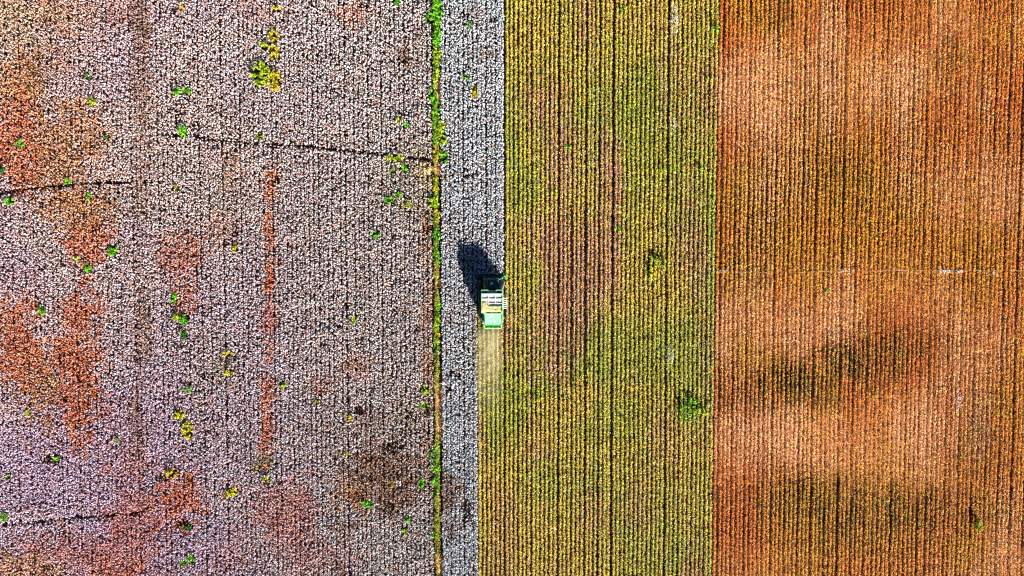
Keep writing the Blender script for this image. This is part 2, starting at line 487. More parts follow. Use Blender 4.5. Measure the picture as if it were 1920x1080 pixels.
def cotton_row_mesh(xr, ya, yb, rng, strip):
    L = yb - ya
    row_f = rng.uniform(.74, 1.1)
    # --- tufts of open bolls
    # two staggered lines of bushy plants make one row
    sp = .37
    m_ = int(L / sp)
    k_ = np.arange(m_ * 2)
    yp = ya + (k_ // 2 + .5 + .5 * (k_ % 2)) * sp + rng.uniform(-.11, .11, m_ * 2)
    xp = xr + np.where(k_ % 2 == 0, -.145, .145) + rng.normal(0, .06, m_ * 2) + (vnoise(np.full(m_ * 2, xr), yp, 9.0, 58) - .5) * .08
    y = np.repeat(yp, 5 if strip else 4); x = np.repeat(xp, 5 if strip else 4)
    n = len(x)
    px, py, s, wk = cotton_fields(x, y)
    clump = vnoise(x, y, .55, 41) * .6 + vnoise(x, y, 1.5, 44) * .4
    dens = (1.25 if strip else 1.15) - s * .55
    dens *= sstep(.15, .45, clump) * .6 + .4
    dens *= .72 + .55 * fbm(x, y, 7.0, 47)
    dens *= .85 + .3 * vnoise(np.full(n, xr * 2.7), y, 11.0, 57)
    for pts in GAPS:
        dens *= (.06 + .94 * sstep(1.2, 4.0, seg_dist(px, py, pts) + (vnoise(x, y, .8, 51) - .45) * 4))
    for cx, cy, rx, ry in DARK:
        d = np.hypot((px - cx) / rx, (py - cy) / ry) + (vnoise(x, y, 1.2, 53) - .5) * .8
        dens *= .15 + .85 * sstep(.6, 1.2, d)
    wm = weed_mask(px, py, .9)
    keep = (rng.random(n) < dens * row_f) & ~wm
    x, y, s, wk, px, py = x[keep], y[keep], s[keep], wk[keep], px[keep], py[keep]
    n = len(x)
    hgt = .82 + .3 * vnoise(x, y, 3.0, 61)
    z = hgt * rng.uniform(.5, 1.16, n)
    x = x + rng.normal(0, .085, n); y = y + rng.normal(0, .085, n)
    r = rng.uniform(.1, .17, n)
    base = np.array([.80, .78, .755])[None] * rng.uniform(.5, 1.08, n)[:, None]
    # lint colour: cool white in the strip by the picker, rosy further left
    left = sstep(800, 100, px) if not strip else np.zeros(n)
    low = sstep(300, 1000, py)
    tl = np.clip(1 - np.hypot(px / 260, py / 220), 0, 1)
    base *= 1 - tl[:, None] * np.array([0, .12, .34])
    lav = fbm(x, y, 16.0, 63)
    lav = (sstep(.45, .65, lav) * .6 + .3 * low) * sstep(700, 350, px) * (0 if strip else 1)
    base *= 1 - lav[:, None] * np.array([.06, .10, -.08])
    base *= np.stack([1 + 0 * left, 1 - .13 * left - .05 * (not strip), 1 - .15 * left - .04 * (not strip) + .13 * left * low], 1)
    if strip:
        base *= np.array([.92, 1.03, 1.12])
    hue = rng.random(n)
    base[hue < .13] *= np.array([1, .6, .5])
    base[(hue > .13) & (hue < .20)] *= np.array([1, .84, .58])
    base[(hue > .20) & (hue < .27)] *= np.array([.78, .9, 1.0])
    pc = patch_colours(wk, rng)
    mixf = np.clip(s * rng.uniform(.4, 1.3, n), 0, .9)[:, None]
    tc = base * (1 - mixf) + (pc * .8 + .05) * mixf
    V1, F1, C1 = tufts(np.stack([x, y, z], 1), r, np.clip(tc, 0, .9), rng)
    # --- leaves, burrs and bare twigs
    n = int(L * 20)
    y = rng.uniform(ya, yb, n)
    x = xr + np.clip(rng.normal(0, .19, n), -.34, .34)
    px, py, s, wk = cotton_fields(x, y)
    dens = .42 + s * .9
    for pts in GAPS:
        dens *= .15 + .85 * sstep(1.2, 4.0, seg_dist(px, py, pts) + (vnoise(x, y, .8, 51) - .45) * 4)
    keep = (rng.random(n) < dens) & ~weed_mask(px, py, .9)
    x, y, s, wk = x[keep], y[keep], s[keep], wk[keep]
    n = len(x)
    z = rng.uniform(.35, 1.0, n) + s * rng.uniform(0, .25, n)
    wk = np.where(rng.random(n) < s * 1.3, wk, -1)
    lc = patch_colours(wk, rng) * rng.uniform(.35, 1.2, n)[:, None]
    V2, Q2, C2 = leaf_quads(np.stack([x, y, z], 1), rng.uniform(.1, .2, n), .65, lc, rng)
    V = np.concatenate([V2, V1]); Cc = np.concatenate([C2, C1])
    return build_mesh('cotton_row', V, Cc, Q2, F1 + len(V2), (M_LEAF, M_BOLL), 0, 1)

# ------------------------------------------------------------------ stubble
OL = np.array([lin(*c) for c in [(216, 188, 64), (204, 172, 54), (230, 208, 100), (194, 182, 50), (204, 150, 60), (206, 172, 96)]])
OLG = np.array([lin(*c) for c in [(168, 178, 44), (140, 166, 44), (206, 198, 56), (112, 146, 44), (192, 184, 62), (160, 170, 96)]])
OLR = np.array([lin(*c) for c in [(206, 142, 100), (190, 116, 72), (220, 170, 134), (170, 116, 84), (206, 140, 60), (206, 170, 156)]])
OR = np.array([lin(*c) for c in [(228, 142, 48), (220, 124, 40), (236, 168, 76), (204, 104, 36), (232, 154, 42), (198, 102, 44)]])
ORP = np.array([lin(*c) for c in [(238, 184, 118), (232, 168, 100), (242, 200, 146), (222, 146, 84), (236, 174, 124), (214, 136, 80)]])
ORY = np.array([lin(*c) for c in [(220, 158, 34), (206, 146, 28), (230, 174, 58), (184, 132, 32), (186, 116, 34), (212, 164, 46)]])
ORR = np.array([lin(*c) for c in [(218, 112, 42), (206, 94, 36), (226, 134, 60), (186, 80, 32), (222, 120, 44), (206, 118, 66)]])

ORD = np.array([lin(*c) for c in [(130, 90, 32), (160, 106, 38), (100, 74, 30), (184, 124, 46), (122, 70, 30), (96, 80, 36)]])
PALE = [(1660, 150, 110, 90, .8), (1430, 170, 90, 90, .8), (1790, 60, 80, 90, .6), (1560, 100, 80, 90, .5), (1500, 610, 170, 70, .65), (1700, 560, 150, 60, .5),
        (1560, 830, 190, 65, .95), (1740, 800, 110, 80, .85), (1700, 870, 100, 70, .8), (1400, 850, 80, 80, .5), (1830, 370, 80, 70, .4),
        (1900, 1060, 70, 60, .7), (1820, 640, 70, 80, .45), (1500, 60, 60, 60, .3), (1370, 300, 40, 100, .25), (1430, 1060, 80, 40, .4)]
DEEP = [(1610, 680, 90, 36, 1.0), (1500, 715, 90, 38, .95), (1660, 655, 50, 36, .85), (1420, 740, 60, 30, .6), (1740, 650, 60, 25, .4), (1700, 960, 140, 40, .85), (1500, 940, 90, 40, .85),
        (1580, 330, 70, 70, .4), (1400, 420, 60, 120, .35), (1790, 110, 30, 40, .5), (1840, 820, 60, 70, .5), (1620, 1000, 200, 35, .4),
        (1450, 20, 30, 40, .4)]
OGRN = [(1180, 660, 170, 60, .5), (960, 760, 70, 60, .7), (1010, 720, 60, 50, .7), (1120, 800, 120, 60, .7), (1300, 430, 60, 60, .5),
        (1040, 900, 130, 80, .6), (1230, 950, 110, 90, .5), (980, 200, 60, 90, .3), (980, 340, 40, 50, .55), (1320, 530, 40, 50, .6),
        (1230, 500, 40, 40, .5), (1300, 770, 50, 40, .7), (1200, 250, 120, 80, .35), (1250, 630, 60, 60, .5), (920, 900, 60, 180, .35), (1160, 400, 50, 60, .3)]
ORED = [(1000, 460, 80, 60, .8), (1050, 560, 70, 90, .85), (1110, 500, 60, 80, .6), (1080, 300, 70, 90, .5), (1040, 690, 50, 40, .6),
        (1170, 540, 70, 50, .4), (1260, 460, 60, 50, .5), (1130, 970, 30, 80, .5), (1020, 850, 60, 25, .6), (1290, 370, 60, 40, .3),
        (960, 540, 30, 60, .5), (1130, 170, 60, 60, .3), (1050, 200, 70, 50, .25)]
def patches(px, py, wob, lst):
    out = np.zeros(px.shape)
    for cx, cy, rx, ry, s in lst:
        out = np.maximum(out, s * (1 - sstep(.1, 1.7, np.hypot((px - cx) / rx, (py - cy) / ry) + wob)))
    return out

def stubble_fields(x, y):
    px, py = topx(x, y, .5)
    wob = (fbm(x, y * .4, 5.0, 71) - .5) * 1.5 + (vnoise(x * 1.6, y * .07, 1.0, 77) - .5) * .9
    brk = sstep(.32, .62, vnoise(x * 1.25, y * .28, 1.0, 79))
    deep = patches(px, py, wob, DEEP) * (.45 + .7 * brk)
    return px, py, patches(px, py, wob, PALE) * (1 - np.clip(deep * 1.3, 0, 1)), deep, patches(px, py, wob, OGRN), patches(px, py, wob, ORED)

def stubble_row_mesh(xr, ya, yb, rng, orange, idx):
    L = yb - ya
    hrow = rng.uniform(.86, 1.12)
    wrow = rng.uniform(.85, 1.1)
    n = int(L * 58)
    y = rng.uniform(ya, yb, n)
    wander = (vnoise(np.full(n, xr), y, 3.5, 81) - .5) * .14 + (vnoise(np.full(n, xr * .3), y, 17.0, 82) - .5) * .1
    off = np.clip(rng.normal(0, .135 * wrow, n), -.29, .29)
    x = xr + off + wander
    px, py, pale, deep, grn, red = stubble_fields(x, y)
    x = x - off * np.clip(deep, 0, 1) * .4
    dens = .78 + .3 * vnoise(x * 0 + xr * 7.3, y, .7, 83)
    dens *= 1 - .2 * pale - .3 * deep
    track = np.zeros(n)
    for tx in (1072, 1098):
        track = np.maximum(track, ((np.abs(px - tx) < 4.2) & (py > 370 + 30 * vnoise(x, y, 3, 85)) & (py < 725)).astype(float))
    keep = (rng.random(n) < dens) & ~(weed_mask(px, py, .8) & (rng.random(n) < .55)) & ~((track > 0) & (rng.random(n) < .75))
    x, y, off, px, py, pale, deep, grn, red = [a[keep] for a in (x, y, off, px, py, pale, deep, grn, red)]
    n = len(x)
    top = (.62 + .25 * vnoise(x, y, 1.2, 87)) * hrow * (1 - .35 * pale) * (1 + .25 * deep) * (1 - 1.1 * np.abs(off))
    z = top * (1 - rng.random(n) ** 2.2 * .7)
    u = rng.integers(0, 6, n)
    big = fbm(x, y, 14.0, 91)
    streak = vnoise(np.full(n, xr * 3.1), y, 14.0, 93)
    rnd = rng.random(n)
    rowp = rng.normal(0, .10)
    if orange:
        c = OR[u].copy()
        m = rnd < np.clip(pale * 1.0 + (streak - .6) * 1.5 + rowp, 0, .9); c[m] = ORP[u[m]]
        m2 = rng.random(n) < np.clip((big - .48) * 2.2 + .12 + .35 * deep, .05, .7); m2 &= ~m; c[m2] = ORY[u[m2]]
        m3 = rng.random(n) < np.clip((.52 - big) * 2.4 + .75 * sstep(1480, 1345, px), 0, .7); m3 &= ~m; c[m3] = ORR[u[m3]]
        m4 = rng.random(n) < deep * .6; c[m4] = ORD[u[m4]]
        m4 = rng.random(n) < deep * .12 + .012; c[m4] = OLG[u[m4]]
    else:
        c = OL[u].copy()
        m = rng.random(n) < np.clip(grn * 1.2 + (big - .46) * 2.0 + .16, .04, .85); c[m] = OLG[u[m]]
        m2 = rng.random(n) < np.clip(red * 1.0 + (streak - .6) * 1.4 + .10 + rowp * .6, .04, .85); c[m2] = OLR[u[m2]]
        straw = np.clip(1 - np.hypot((px - 916) / 38, (py - 650) / 95), 0, 1)
        m3 = rng.random(n) < straw * .5; c[m3] = PAL['straw'][rng.integers(0, 5, m3.sum())]
        # leftover lint in a few places
        m4 = rng.random(n) < .012 + .03 * red; c[m4] = np.array([.7, .68, .66])
    m5 = rng.random(n) < .08; c[m5] = c[m5] * np.array([.6, .42, .4])
    c *= rng.uniform(.8, 1.15, n)[:, None]
    size = rng.uniform(.075, .135, n)
    V, Q, Cc = leaf_quads(np.stack([x, y, z], 1), size, .36, np.clip(c, 0, .85), rng, 2.6, np.pi / 2 + rng.normal(0, .55, n))
    # cut stalks standing in the row
    ns = int(L * 2)
    sy = rng.uniform(ya, yb, ns); sx = xr + rng.normal(0, .05, ns)
    hz = rng.uniform(.35, .75, ns) * hrow
    lean = rng.normal(0, .12, (ns, 2))
    rr = .018
    ang = np.array([0, 2.094, 4.189])
    bot = np.stack([sx[:, None] + rr * np.cos(ang), sy[:, None] + rr * np.sin(ang), np.zeros((ns, 3))], 2)
    tp = np.stack([sx[:, None] + lean[:, :1] + rr * .7 * np.cos(ang), sy[:, None] + lean[:, 1:] + rr * .7 * np.sin(ang), np.repeat(hz[:, None], 3, 1)], 2)
    SV = np.concatenate([bot, tp], 1).reshape(-1, 3)
    o = (np.arange(ns) * 6)[:, None]
    SQ = np.concatenate([np.stack([o[:, 0] + a, o[:, 0] + b, o[:, 0] + b + 3, o[:, 0] + a + 3], 1) for a, b in ((0, 1), (1, 2), (2, 0))]) + len(V)
    SC = np.repeat(np.tile(lin(150, 104, 66), (ns, 1)), 6, axis=0)
    return build_mesh('stubble_row', np.concatenate([V, SV]), np.concatenate([Cc, SC]), np.concatenate([Q, SQ]), None, (M_LEAF,))

# ------------------------------------------------------------------ ground
def soil_sheet(name, xa, xb, ya, yb, z, phase=None, step_x=.127, step_y=1.0, colour=None):
    xs = np.linspace(xa, xb, max(2, int((xb - xa) / step_x) + 1))
    ys = np.linspace(ya, yb, max(2, int((yb - ya) / step_y) + 1))
    X, Y = np.meshgrid(xs, ys)
    x, y = X.ravel(), Y.ravel()
    zz = np.full(x.shape, z)
    if phase is not None:
        zz = zz + .05 * (1 + np.cos((x - phase) / ROW * 2 * np.pi)) + .03 * vnoise(x, y, .8, 101)
    c = colour(x, y)
    nx, ny = len(xs), len(ys)
    i = (np.arange(ny - 1)[:, None] * nx + np.arange(nx - 1)[None]).ravel()
    q = np.stack([i, i + 1, i + nx + 1, i + nx], 1)
    return build_mesh(name, np.stack([x, y, zz], 1), c, q, None, (M_SOIL,))

def soil_cotton(x, y):
    c = np.tile(lin(40, 28, 22), (len(x), 1))
    return c * (.75 + .5 * fbm(x, y, 3, 111))[:, None]
def soil_olive(x, y):
    px, py, pale, deep, grn, red = stubble_fields(x, y)
    c = np.tile(lin(44, 32, 22), (len(x), 1)) * (.7 + .6 * fbm(x, y, 2, 113))[:, None]
    st = .2 * np.clip(1.2 - np.hypot((px - 918) / 30, (py - 640) / 70), 0, 1)[:, None]
    return c * (1 - st) + lin(226, 200, 120)[None] * .8 * st
def soil_orange(x, y):
    px, py, pale, deep, grn, red = stubble_fields(x, y)
    a = np.tile(lin(66, 38, 22), (len(x), 1)); b = np.tile(lin(206, 140, 92), (len(x), 1))
    p = np.clip(pale * .9, 0, 1)[:, None]
    return (a * (1 - p) + b * p) * (.75 + .5 * fbm(x, y, 2, 115))[:, None] * (1 - .6 * np.clip(deep, 0, 1))[:, None]
def soil_far(x, y):
    return np.tile(lin(140, 100, 70), (len(x), 1)) * (.7 + .6 * fbm(x, y, 60, 117))[:, None]

o = link('ground', soil_sheet('ground', -2500, 2500, -2500, 2500, -.012, None, 50, 50, soil_far))
tag(o, 'brown farmland reaching out past the edges of the fields', kind='structure')

row_lo = math.floor((-91.5 - XC) / ROW)
row_hi = math.ceil((91.5 - XC) / ROW)
X_EDGE = row_x(3) - ROW / 2
X_L = row_x(row_lo) - ROW / 2
X_R = row_x(row_hi) + ROW / 2
cotton_field = link('cotton_field', soil_sheet('cotton_field', X_L, row_x(-3) - ROW / 2, Y0 - 2, Y1 + 2, 0, row_x(0), .19, 2.0, soil_cotton))
tag(cotton_field, 'dark soil under the standing white cotton left of the picker', kind='structure')
olive_field = link('olive_stubble_field', soil_sheet('olive_stubble_field', row_x(-3) - ROW / 2, X_BOUND, Y0 - 2, Y1 + 2, 0, row_x(0), .19, 1.3, soil_olive))
tag(olive_field, 'freshly picked stubble field in olive yellow rows right of the picker', kind='structure')
orange_field = link('orange_stubble_field', soil_sheet('orange_stubble_field', X_BOUND, X_R, Y0 - 2, Y1 + 2, 0, row_x(0), .19, 1.3, soil_orange))
tag(orange_field, 'older picked stubble field in orange brown rows at the right', kind='structure')

# bare dirt of the ditch between the two blocks of cotton
def ditch_line(y):
    return X_DITCH + .12 * (vnoise(y * 0 + 3.0, y, 6.0, 121) - .5) * 4 * .3
ys = np.arange(Y0 - 2, Y1 + 2.1, .5)
prof = [(-.8, .0), (-.55, .1), (-.3, .16), (-.05, .1), (.2, -.02), (.55, -.04)]
BARE = [(172, 20), (318, 12), (770, 48), (530, 8), (1060, 16)]
V = []; Cc = []
for yy in ys:
    for k, (dx, dz) in enumerate(prof):
        nn = float(vnoise(np.array(yy), np.array(k * 2.0), .9, 123))
        V.append((float(ditch_line(np.array(yy))) + dx + (nn - .5) * .18, yy, .11 + dz + (nn - .5) * .06))
        pyy = float(topx(X_DITCH, yy)[1])
        bare = max(float(sstep(1.25, .8, abs(pyy - b_) / h_)) for b_, h_ in BARE)
        Cc.append((lin(216, 160, 108) * bare + lin(56, 40, 26) * (1 - bare)) * (.65 + .5 * nn))
V = np.array(V); Cc = np.array(Cc)
k = len(prof)
i = (np.arange(len(ys) - 1)[:, None] * k + np.arange(k - 1)[None]).ravel()
o = link('ditch_bank', build_mesh('ditch_bank', V, Cc, np.stack([i, i + 1, i + k + 1, i + k], 1), None, (M_SOIL,)))
tag(o, 'narrow bank of bare tan dirt along the ditch between the cotton blocks', kind='structure')

# ------------------------------------------------------------------ crop rows
for i in range(row_lo, row_hi + 1):
    xr = row_x(i)
    rng = np.random.default_rng(5000 + i)
    if i < 3:                                           # standing cotton
        if abs(xr - X_DITCH + .1) < .82:
            continue
        ya = Y_HEAD if i >= -3 else Y0
        strip = xr > X_DITCH
        link('cotton_row', cotton_row_mesh(xr + rng.normal(0, .045), ya, Y1, rng, strip), cotton_field)
        if i >= -3:
            link('stubble_row', stubble_row_mesh(xr, Y0, Y_HEAD, rng, False, i), olive_field)
    else:
        orange = xr > X_BOUND
        j = (i - 3) % 12
        jj = i % 3
        tri = .05 if orange else .03
        xo = xr + (tri if jj == 0 else -tri if jj == 2 else 0) + rng.normal(0, .025)
        if not orange:
            xo += (.08 if j == 0 else -.08 if j == 11 else 0)
        link('stubble_row', stubble_row_mesh(xo, Y0, Y1, rng, orange, i), orange_field if orange else olive_field)

# low grass and dry weeds all along the ditch bank
rng = np.random.default_rng(77)
n = 26000
y = rng.uniform(Y0, Y1, n)
off = rng.normal(-.45, .22, n)
x = ditch_line(y) + off
px, py = topx(x, y, .4)
bare = np.zeros(n)
for b_, h_ in BARE:
    bare = np.maximum(bare, sstep(1.25, .8, np.abs(py - b_) / h_))
keep = rng.random(n) < (.25 + .9 * vnoise(x, y, 1.6, 131)) * (1 - .8 * bare)
x, y, py, off = x[keep], y[keep], py[keep], off[keep]
n = len(x)
z = .35 + rng.random(n) ** .7 * .75 * (.5 + vnoise(x, y, 1.0, 133))
lush = np.clip(sstep(320, 120, py) * .6 + .35 + sstep(.4, .7, vnoise(x * 0 + 5, y, 5.0, 135)) * .5, 0, .95)
kk = rng.random(n)
WG = np.array([lin(*c) for c in [(110, 176, 34), (150, 190, 40), (80, 140, 30), (176, 190, 60), (60, 120, 30)]])
WY = np.array([lin(*c) for c in [(206, 170, 60), (186, 150, 70), (216, 176, 100), (150, 140, 50), (176, 120, 60)]])
u = rng.integers(0, 5, n)
c = np.where((kk < lush)[:, None], WG[u], WY[u]) * rng.uniform(.7, 1.1, n)[:, None]
V, Q, Cc = leaf_quads(np.stack([x, y, z], 1), rng.uniform(.08, .17, n), .6, c, rng, 1.8)
o = link('ditch_grass', build_mesh('ditch_grass', V, Cc, Q, None, (M_LEAF,)))
tag(o, 'low green and dry yellow grass along the ditch bank', 'grass', kind='stuff')

# ------------------------------------------------------------------ weeds
M_STEM = plain_material('weed_stem', lin(120, 110, 50), .8, spec=.1)
def tube_bm(bm, pts, rads, seg=5, mat=0):
    rings = []
    for k, (p, r) in enumerate(zip(pts, rads)):
        p = Vector(p)
        a = Vector(pts[min(k + 1, len(pts) - 1)]) - Vector(pts[max(k - 1, 0)])
        q = a.to_track_quat('Z', 'Y')
        rings.append([bm.verts.new(p + q @ Vector((r * math.cos(t * 2 * math.pi / seg), r * math.sin(t * 2 * math.pi / seg), 0))) for t in range(seg)])
    for A, B in zip(rings[:-1], rings[1:]):
        for t in range(seg):
            f = bm.faces.new((A[t], A[(t + 1) % seg], B[(t + 1) % seg], B[t])); f.material_index = mat
    bm.faces.new(rings[0][::-1]).material_index = mat
    bm.faces.new(rings[-1]).material_index = mat

for k, (wx, wy, rx, ry, pal, h, label) in enumerate(WEED):
    rng = np.random.default_rng(900 + k)
    cx, cy = g(wx, wy, h * .6)
    cx, cy = float(cx), float(cy)
    stub = wx > 947
    ax, ay = rx * .0905 * 1.05, ry * .0905 * 1.02
    if 798 < wx < 840:
        ax, ay = ax * .9, ay * 1.15
    if stub:
        h = h * 1.05
    root = bpy.data.objects.new('weed_clump', None)
    root.location = (cx, cy, .02)
    C.objects.link(root)
    tag(root, label, 'weed', 'weeds growing in the field')
    nb = max(6, int(ax * ay * 24))                       # branch heads, uneven crown
    bx = rng.uniform(-1, 1, nb * 3); by = rng.uniform(-1, 1, nb * 3)
    ok = bx ** 2 + by ** 2 < 1
    bx, by = bx[ok][:nb] * ax, by[ok][:nb] * ay
    nb = len(bx)
    if stub:                                            # they follow the stubble rows
        rr_ = XC + (np.round((cx + bx - XC) / ROW - .5) + .5) * ROW - cx
        bx = rr_ + (bx - rr_) * .35
    bh = h * rng.uniform(.62, 1.1, nb)
    br = rng.uniform(.14, .3, nb) * (.85 if stub else 1)
    n = int(max(60, ax * ay * 3.14 * 110))
    n = min(n, 1200)
    hd = rng.integers(0, nb, n)
    d = rng.normal(0, 1, (n, 3)); d /= np.linalg.norm(d, axis=1)[:, None]
    rad = rng.random(n) ** .5
    p = np.stack([bx[hd], by[hd], bh[hd]], 1) + d * (br[hd] * rad)[:, None] * np.array([1.1, 1.1, .9])
    p[:, 2] = np.maximum(p[:, 2] - (rng.random(n) < .3) * rng.uniform(0, .6, n), .08)
    wc = WPAL[pal][rng.integers(0, 5, n)] * rng.uniform(.55, 1.15, n)[:, None]
    if stub:
        om = rng.random(n) < .15
        wc[om] = (OR if wx > 1345 else OL)[rng.integers(0, 6, om.sum())]
    V, Q, Cc = leaf_quads(p, rng.uniform(.1, .2, n), .6, np.clip(wc, 0, .85), rng, 1.7)
    link('foliage', build_mesh('foliage', V, Cc, Q, None, (M_LEAF,)), root)
    bm = bmesh.new()
    ring0 = [bm.verts.new((.04 * math.cos(t * 1.2566), .04 * math.sin(t * 1.2566), 0)) for t in range(5)]
    bm.faces.new(ring0[::-1])
    for a in range(min(nb, 9)):
        prev = ring0
        for f_, r_ in ((.55, .022), (1.0, .01)):
            ring = [bm.verts.new((bx[a] * f_ + r_ * math.cos(t * 1.2566), by[a] * f_ + r_ * math.sin(t * 1.2566), bh[a] * f_ ** .8)) for t in range(5)]
            for t in range(5):
                bm.faces.new((prev[t], prev[(t + 1) % 5], ring[(t + 1) % 5], ring[t]))
            prev = ring
    me = bpy.data.meshes.new('stem'); bm.to_mesh(me); bm.free(); me.materials.append(M_STEM)
    link('stem', me, root)

# straw and leftover lint heaps
def lint_heap(px, py, rx, ry, n, label, name, cat, pal=None, z=.35, size=(.06, .13)):
    rng = np.random.default_rng(int(px * 7 + py))
    cx, cy = [float(v) for v in g(px, py, z)]
    ax, ay = rx * .0905, ry * .0905
    a = rng.uniform(0, 6.283, n); r = rng.random(n) ** .6
    x = np.cos(a) * r * ax; y = np.sin(a) * r * ay
    zz = z * (1 - r * .7) * rng.uniform(.4, 1.2, n) + .12
    if pal is None:
        c = np.array([.78, .76, .75])[None] * rng.uniform(.6, 1.1, n)[:, None]
    else:
        c = PAL[pal][rng.integers(0, 5, n)]
    V, F, Cc = tufts(np.stack([x, y, zz], 1), rng.uniform(*size, n), np.clip(c, 0, .9), rng)
    o = link(name, build_mesh(name, V, Cc, None, F, (M_BOLL,)), None, (cx, cy, 0))
    tag(o, label, cat, kind='stuff')
lint_heap(1772, 508, 14, 5, 150, 'white lint heap across the right orange stubble, larger of the two at the right', 'lint_heap', 'lint', z=.6)
lint_heap(1800, 509, 9, 5, 90, 'white lint heap beside the largest lint heap in the orange stubble', 'lint_heap', 'lint', z=.6)
lint_heap(1862, 511, 12, 5, 60, 'thin lint scatter rightmost in the orange stubble', 'lint_heap', 'lint', z=.5)
lint_heap(1581, 508, 9, 4, 60, 'small lint heap in the middle of the orange stubble', 'lint_heap', 'lint', z=.6)
lint_heap(1798, 752, 8, 20, 130, 'tall narrow lint heap in the lower orange stubble', 'lint_heap', 'lint', z=.6)
lint_heap(1360, 508, 10, 4, 50, 'small lint heap beside the olive stubble border', 'lint_heap', 'lint', z=.6)
lint_heap(1265, 34, 9, 36, 260, 'leftover white cotton streak in the upper olive stubble', 'lint_heap', 'lint', z=.75)
lint_heap(1262, 235, 8, 22, 90, 'fainter leftover cotton streak below the upper one in the olive stubble', 'lint_heap', 'lint', z=.7)
lint_heap(1256, 665, 9, 26, 110, 'leftover cotton streak in the lower middle of the olive stubble', 'lint_heap', 'lint', z=.7)
lint_heap(803, 318, 14, 9, 420, 'pale tan straw heap beside the ditch', 'straw_heap', 'straw', 'straw', z=.9, size=(.08, .16))

# thin irrigation hose across the orange stubble
M_HOSE = plain_material('pale_hose', (.5, .36, .24), .7)
bm = bmesh.new()
pts = []
for k in range(60):
    px = 1346 + (1935 - 1346) * k / 59
    py = 510.5 - 3.5 * sstep(1440, 1720, px) + .6 * math.sin(k * .9)
    x, y = g(px, py, .6)
    pts.append((float(x), float(y), float(.40 + .16 * math.sin(k * 1.7) + .10 * math.sin(k * .41))))
tube_bm(bm, pts, [.026] * len(pts), 5)
me = bpy.data.meshes.new('irrigation_hose'); bm.to_mesh(me); bm.free(); me.materials.append(M_HOSE)
tag(link('irrigation_hose', me), 'thin pale hose lying straight across the orange stubble rows', 'hose')

# ------------------------------------------------------------------ cotton picker
M_GREEN = plain_material('green_paint', (.07, .42, .19), .45, spec=.4, vary=.2, dust=(.2, .48, .28))
M_MINT = plain_material('pale_green_paint', (.24, .62, .34), .6, spec=.3, vary=.1, scale=1.5, dust=(.36, .68, .40))  # paler tone of the machine green
M_SHADED = plain_material('shaded_green_paint', (.010, .062, .04), .5, spec=.3)  # machine green with the basket's shade put into the colour
M_SNOUT = plain_material('lightened_snout_paint', (.30, .46, .36), .5, spec=.3)  # green lightened in the colour so the snouts show in the shade
M_TAIL = plain_material('tail_green_paint', (.02, .24, .03), .5, spec=.3, vary=.5, scale=2)
M_SUNLIT = plain_material('sunlit_green_paint', (.05, .45, .06), .5, spec=.3)  # lit copy of the green, sunlight put into the colour
M_BLACK = plain_material('black_rubber', (.025, .026, .03), .8, spec=.2, dust=(.09, .08, .06))
M_STEEL = plain_material('pale_steel', (.62, .66, .66), .4, metal=.0, spec=.5, vary=.06)
M_RAIL = plain_material('light_rail', (.72, .76, .66), .5, vary=.08)
M_YEL = plain_material('yellow_rim', (.72, .52, .03), .5)
M_GLASS = plain_material('cab_glass', (.02, .03, .035), .08, spec=.6)
M_LID = plain_material('basket_lid_sheet', (.62, .70, .72), .35, spec=.5, vary=.08, dust=(.70, .70, .62))
M_DOME = plain_material('receiver_white', (.8, .82, .85), .4)
M_AMBER = plain_material('amber_lens', (.8, .3, .02), .3)
M_RED = plain_material('red_lens', (.6, .03, .02), .3)

def box(bm, x0, x1, y0, y1, z0, z1, top=None):
    """box, optionally with a top pulled in by (dx, dy_front, dy_rear)"""
    t = top or (0, 0, 0)
    vs_ = [(x0, y0, z0), (x1, y0, z0), (x1, y1, z0), (x0, y1, z0),
           (x0 + t[0], y0 + t[2], z1), (x1 - t[0], y0 + t[2], z1), (x1 - t[0], y1 - t[1], z1), (x0 + t[0], y1 - t[1], z1)]
    v = [bm.verts.new(p) for p in vs_]
    for f in ((3, 2, 1, 0), (4, 5, 6, 7), (0, 1, 5, 4), (1, 2, 6, 5), (2, 3, 7, 6), (3, 0, 4, 7)):
        bm.faces.new([v[a] for a in f])

def part(name, fn, mat, parent, bevel=0.02, loc=None, label=None):
    bm = bmesh.new()
    fn(bm)
    if bevel:
        bmesh.ops.bevel(bm, geom=list(bm.edges), offset=bevel, segments=1, affect='EDGES', clamp_overlap=True)
    bmesh.ops.recalc_face_normals(bm, faces=list(bm.faces))
    me = bpy.data.meshes.new(name); bm.to_mesh(me); bm.free()
    me.materials.append(mat)
    o = link(name, me, parent, loc)
    if label: o['label'] = label
    return o

HX, HY = [float(v) for v in g(920.5, 560)]
pk = bpy.data.objects.new('cotton_picker', None)
pk.location = (HX, HY, 0)
C.objects.link(pk)
tag(pk, 'green six row cotton picker driving up along the edge of the white cotton', 'harvester')
BX = .40                                       # the basket sits off to the right

